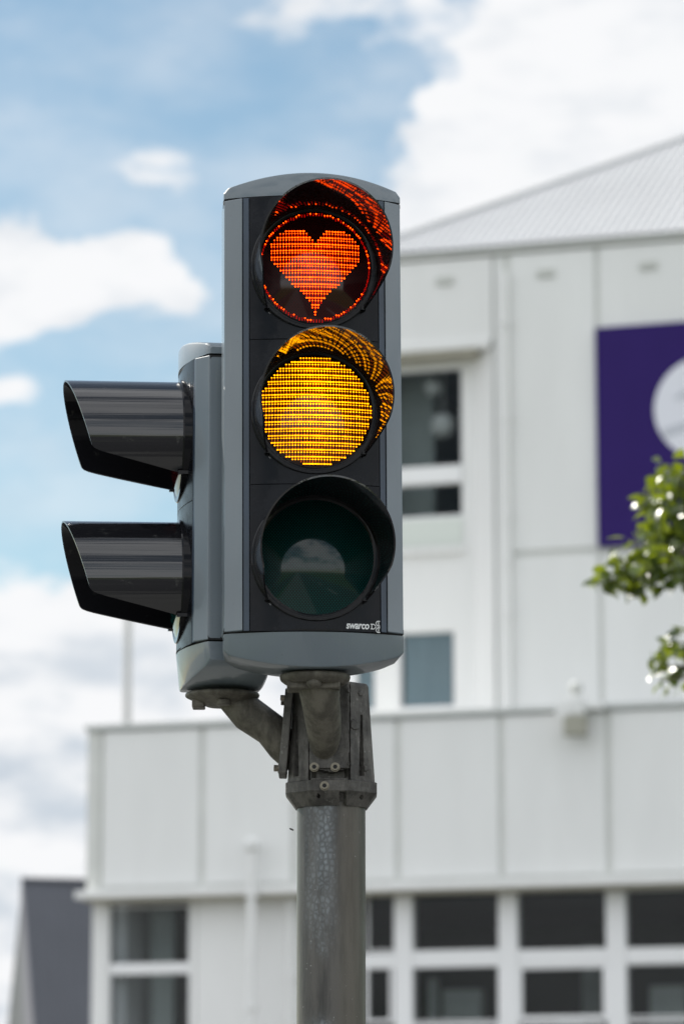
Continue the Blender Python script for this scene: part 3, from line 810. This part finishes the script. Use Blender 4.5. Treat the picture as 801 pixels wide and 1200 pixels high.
# ------------------------------------------------------------------ signal heads
def plan_front(x, sag=.020, hw=.152): return .022 - (.022 + sag) * (1 - (x / hw) ** 2)
def cap_mesh(top, c_h, e_h):
    bm = bmesh.new(); secs = []; n = 40; hw = .1514
    for i in range(n + 1):
        x = -hw + 2 * hw * i / n
        q = abs(x) / hw
        zz = e_h + (c_h - e_h) * (1 - q * q)
        zz -= .006 * sst(q, .965, 1.0)
        yf = plan_front(x, .016) + .0015 * sst(q, .97, 1); yb = .1315 - .03 * sst(q, .8, .96) - .055 * sst(q, .96, 1.0)
        s = 1 if top else -1; b_ = .0045
        ln_ = 0 if top else .10 * (zz - b_)
        prof = [(yf, 0), (yf + ln_, s * (zz - b_)), (yf + ln_ + .0013, s * (zz - .0013)), (yf + ln_ + b_, s * zz), (yb - .004, s * (zz if top else zz)), (yb, s * (zz - .004)), (yb, 0)]
        secs.append([Vector((x, a, b)) for a, b in prof])
    rings(bm, secs); return bm
def cap_r(x, R_=.098, sag=.015):        # lens bulge towards the viewer
    return -sag * (1 - min((x / R_) ** 2, 1))
HEART = [(0, 29), (3, 33), (8, 38), (14, 42), (22, 44.5), (30, 44), (38, 41), (45, 36), (50, 30), (53.5, 22), (54.5, 16), (53, 9), (50, 3), (43, -6), (36, -14), (28, -22.5), (20, -30), (16, -34), (10.5, -40.5), (5.5, -49), (2, -57), (0, -59)]
def in_heart(x, z):
    px_ = abs(x) * 690; pz = z * 690; ins = False; P_ = HEART
    for i in range(len(P_)):
        x1, y1 = P_[i]; x2, y2 = P_[(i + 1) % len(P_)]
        if (y1 > pz) != (y2 > pz) and px_ < (x2 - x1) * (pz - y1) / (y2 - y1) + x1: ins = not ins
    return ins
def quad(bm, x, z, w_, h, mi, off=-.0006):
    pts = []
    for a, b in ((-.5, -.5), (.5, -.5), (.5, .5), (-.5, .5)):
        X, Z = x + a * w_, z + b * h; pts.append(bm.verts.new((X, cap_r(math.hypot(X, Z)) + off, Z)))
    bm.faces.new(pts).material_index = mi
def led_pattern(inside, rng, kw=1.0):
    bm = bmesh.new(); px_ = .00492; per = .01165
    nz = int(.098 / per) + 1
    for r_ in range(-nz, nz + 1):
        for sub, (dz_, w_, h_) in enumerate(((0, .0034, .0021), (-.0045, .0024, .0018))):
            z_ = r_ * per + dz_ + .002
            for c_ in range(-20, 21):
                x_ = c_ * px_ * (1 - .0 * abs(c_)) + rng.gauss(0, .00008)
                if not inside(x_, z_): continue
                hot = math.exp(-(x_ / .035) ** 2)
                ww = w_ + (.0011 * hot if sub == 0 else .0005 * hot)
                quad(bm, x_, z_, ww * kw * rng.uniform(.92, 1.05), h_ * rng.uniform(.9, 1.1), 0)
                if inside(x_, z_ - (.0045 if sub == 0 else .007)):
                    gap = (.0045 - .0020) if sub == 0 else (per - .0045 - .0020)
                    quad(bm, x_, z_ - .0010 - gap / 2, .0014 + .0010 * hot, gap * (1 if sub == 0 else .5), 1, -.0004)
    return bm
def visor_mesh(L=.215, r=.1045, fl=.0065):
    bm = bmesh.new(); n = 120; m = 14; tmax = R(137); th = .0028
    def Lf(t_):
        c = math.cos(t_); top = L - .030 * (1 - c) / 1.0
        zc = c
        low = .178 * (zc + .72) / (.72 - .31)
        k = 11.0
        v_ = -math.log(math.exp(-k * 10 * top) + math.exp(-k * 10 * low)) / (k * 10)
        return max(v_, .010)
    outer, inner = [], []
    for i in range(n + 1):
        t_ = -tmax + 2 * tmax * i / n; l_ = Lf(t_)
        rowo, rowi = [], []
        for j in range(m + 1):
            y_ = -l_ * j / m; rr = r + fl * j / m
            rowo.append(bm.verts.new((math.sin(t_) * rr, y_, math.cos(t_) * rr)))
            rowi.append(bm.verts.new((math.sin(t_) * (rr - th), y_, math.cos(t_) * (rr - th))))
        outer.append(rowo); inner.append(rowi)
    for i in range(n):
        for j in range(m):
            bm.faces.new((outer[i][j], outer[i + 1][j], outer[i + 1][j + 1], outer[i][j + 1])).material_index = 0
            bm.faces.new((inner[i][j], inner[i][j + 1], inner[i + 1][j + 1], inner[i + 1][j])).material_index = 1
        bm.faces.new((outer[i][m], outer[i + 1][m], inner[i + 1][m], inner[i][m])).material_index = 0
        bm.faces.new((outer[i][0], inner[i][0], inner[i + 1][0], outer[i + 1][0])).material_index = 1
    for i in (0, n):
        for j in range(m): bm.faces.new((outer[i][j], outer[i][j + 1], inner[i][j + 1], inner[i][j])).material_index = 0
    return bm
def signal(name, n, loc, rot, lenses, tilt, label, cat, group, lean=0.0, logo=False):
    H_ = .25 * n; rng = random.Random(5)
    root = empty(name, loc, (0, lean, rot), label=label, cat=cat, group=group)
    bm = bmesh.new(); g = .0019
    prism(bm, [(-.122, 0), (-.151, .022), (-.1502, .09), (-.125, .13), (.125, .13), (.1502, .09), (.151, .022), (.122, 0), (.1205, .012), (-.1205, .012)], g, H_ - g)
    link('housing', bm, M['paint'], root, bevel=.0016)
    bm = bmesh.new()
    for s in (-1, 1):
        pts = [(s * .1203, .0116), (s * .1203, .0022), (s * .111, -.001), (s * .111, .0116)]
        prism(bm, pts, g, H_ - g)
    link('gasket_strip', bm, M['navy'], root)
    link('top_cap', cap_mesh(True, .041, .0175), M['paint'], root, smooth=32, loc=(0, 0, H_ + .0012))
    link('bottom_cap', cap_mesh(False, .059 if logo else .064, .034 if logo else .037), M['paint'], root, smooth=32, loc=(0, 0, -.0012))
    link('top_seam_shade', cap_mesh(True, .003, .003), M['black'], root, loc=(0, 0, H_ - .0018))  # black slab standing in for the shade under the cap's overhang
    link('bottom_seam_shade', cap_mesh(False, .003, .003), M['black'], root, loc=(0, 0, .0018))  # same black shade line put in at the lower cap seam
    for k in range(n):
        zc = .125 + .25 * k; lk = lenses[k]
        bm = bmesh.new(); secs = []; nn = 24
        for i in range(nn + 1):
            x = -.1095 + .219 * i / nn; yf = -.0015 - .0135 * (1 - (x / .1095) ** 2)
            secs.append([Vector((x, .0112, -.1246)), Vector((x, yf, -.1246)), Vector((x, yf, .1246)), Vector((x, .0112, .1246))])
        rings(bm, secs)
        fp = link('face_panel', bm, M['face'], root, loc=(0, 0, zc), smooth=30, bevel=.0004)
        if k == 0 and logo:
            cu = bpy.data.curves.new('txt', 'FONT'); cu.body = 'swarco'; cu.size = .0175; cu.extrude = .0003; cu.offset = .00045; cu.shear = .15; cu.space_character = .95
            to = bpy.data.objects.new('txt', cu); C.objects.link(to)
            dg = bpy.context.evaluated_depsgraph_get(); me = bpy.data.meshes.new_from_object(to.evaluated_get(dg))
            bpy.data.objects.remove(to); bmt = bmesh.new(); bmt.from_mesh(me)
            xs2 = [v_.co.x for v_ in bmt.verts]; x0_, x1_ = min(xs2), max(xs2)
            W_ = .0395
            for v_ in bmt.verts:
                X = (v_.co.x - x0_) / (x1_ - x0_) * W_; v_.co = Vector((X, -v_.co.z, v_.co.y))
            X0 = .0505
            for v_ in bmt.verts: v_.co.x += X0; v_.co.y += -.0015 - .0135 * (1 - (v_.co.x / .1095) ** 2) - .0010; v_.co.z += -.1195
            # emblem after the word: small bracket, then a stacked pair of rounded forms
            def st(x0, z0, x1, z1, w_=.0016):
                d_ = Vector((x1 - x0, 0, z1 - z0)); q = Vector((-d_.z, 0, d_.x)).normalized() * w_ / 2
                ps = []
                for (X, Z) in ((x0 + q.x, z0 + q.z), (x1 + q.x, z1 + q.z), (x1 - q.x, z1 - q.z), (x0 - q.x, z0 - q.z)):
                    ps.append(bmt.verts.new((X, -.0015 - .0135 * (1 - (X / .1095) ** 2) - .0012, Z)))
                bmt.faces.new(ps)
            ex = .0920; ez = -.1150
            for (a1, b1, a2, b2) in ((0, -.004, .006, -.004), (0, .004, .006, .004), (.0022, -.004, .0022, .004), (.006, .004, .0095, .0005), (.006, -.004, .0095, -.0005)):
                st(ex + a1, ez + b1, ex + a2, ez + b2, .0013)
            for sgn in (1, -1):
                for (a1, b1, a2, b2) in ((.0155, .0095, .0165, .0095), (.0155, .0095, .0118, .0095), (.0118, .0095, .0098, .0070), (.0098, .0070, .0098, .0040), (.0098, .0040, .0125, .0014), (.0125, .0014, .0165, .0014), (.0140, .0085, .0140, .0022)):
                    st(ex + a1, ez + sgn * b1, ex + a2, ez + sgn * b2, .0013)
            link('maker_mark', bmt, M['print'], fp)
        # visor
        vz = link('visor', visor_mesh(fl=.0065 if logo else .002), [M['visor'], M['visor_in']], root, smooth=40, loc=(0, -.001, zc), rot=(R(tilt), 0, R(1.0)))
        # bezel ring around the lens, with clips
        bm = bmesh.new()
        lathe(bm, [(.1085, .004), (.1085, -.0155), (.1070, -.0175), (.1012, -.0180), (.0990, -.0172), (.0962, -.0165), (.0960, .006)], 96, 'Y')
        for s in (-1, 1):
            t_ = R(131); bx, bz = math.sin(t_) * .1085 * s, math.cos(t_) * .1085
            box(bm, bx - .004, bx + .004, -.024, -.004, bz - .003, bz + .003)
        link('bezel', bm, M['visor_in'], root, loc=(0, 0, zc), smooth=35)
        # lens
        bm = bmesh.new(); prof = [(.0985, .008)] + [(.0985 * math.cos(a_ * math.pi / 2 / 12), cap_r(.0985 * math.cos(a_ * math.pi / 2 / 12))) for a_ in range(0, 12)] + [(.0005, -.015)]
        lathe(bm, prof, 96, 'Y')
        ln = link('lens', bm, M['lens_' + lk], root, loc=(0, -.0165, zc), smooth=60)
        if logo and lk == 'red':
            link('heart_symbol', led_pattern(in_heart, rng, .78), [M['red_core'], M['red_smear']], ln)
            bm = bmesh.new(); done = set()
            for k_ in range(118):
                a_ = 2 * math.pi * k_ / 118; x_, z_ = .0925 * math.cos(a_), .0925 * math.sin(a_)
                z_ = round(z_ / .0029) * .0029
                b_ = rng.random(); s_ = .0022 if b_ > .55 else .0018
                quad(bm, x_, z_, s_, s_ * .9, 0 if b_ > .55 else 1)
                quad(bm, x_ * 1.0, z_ - .0028, .0016, .002, 1)
            link('ring_of_lights', bm, [M['red_core'], M['red_smear']], ln)
        if logo and lk == 'amber':
            link('lit_segments', led_pattern(lambda x, z: x * x + z * z < .0945 ** 2, rng), [M['amber_core'], M['amber_smear']], ln)
    return root
signal('traffic_light', 3, (MX, MY, MZ), R(6), ['green', 'amber', 'red'], 2.6,
       'three-lamp traffic light facing the viewer, red heart and amber lit, green dark', 'traffic light', 'traffic light heads on the pole', lean=-.0055, logo=True)
signal('traffic_light', 2, (SXo, SY, MZ + .002), SROT, ['green', 'red'], 1.5,
       'smaller two-lamp signal head seen side-on, with two long black visors pointing left', 'traffic light', 'traffic light heads on the pole')

# ------------------------------------------------------------------ a fly beside the pole
fp_ = at(341.5, 972, 6.35)
fl = empty('fly', fp_, (0, R(28), 0), label='tiny dark fly in the air just left of the pole', cat='insect')
bm = bmesh.new()
bmesh.ops.create_uvsphere(bm, u_segments=12, v_segments=8, radius=1, matrix=Matrix.Translation((-.0012, 0, 0)) @ Matrix.Diagonal((.0021, .0014, .0015, 1)))
bmesh.ops.create_uvsphere(bm, u_segments=12, v_segments=8, radius=1, matrix=Matrix.Translation((.0019, 0, -.0002)) @ Matrix.Diagonal((.0019, .0011, .0011, 1)))
bmesh.ops.create_uvsphere(bm, u_segments=12, v_segments=8, radius=.0009, matrix=Matrix.Translation((-.0035, 0, 0)))
link('body', bm, M['fly'], fl, smooth=60)
wm = mat('fly_wing', (.3, .3, .28), .3)
for s in (-1, 1):
    bm = bmesh.new(); vs = [bm.verts.new(p) for p in ((-.0005, s * .0005, .0010), (.0006, s * .0022, .0018), (.0034, s * .0030, .0014), (.0042, s * .0016, .0009), (.0022, s * .0006, .0009))]
    bm.faces.new(vs); link('wing', bm, wm, fl)
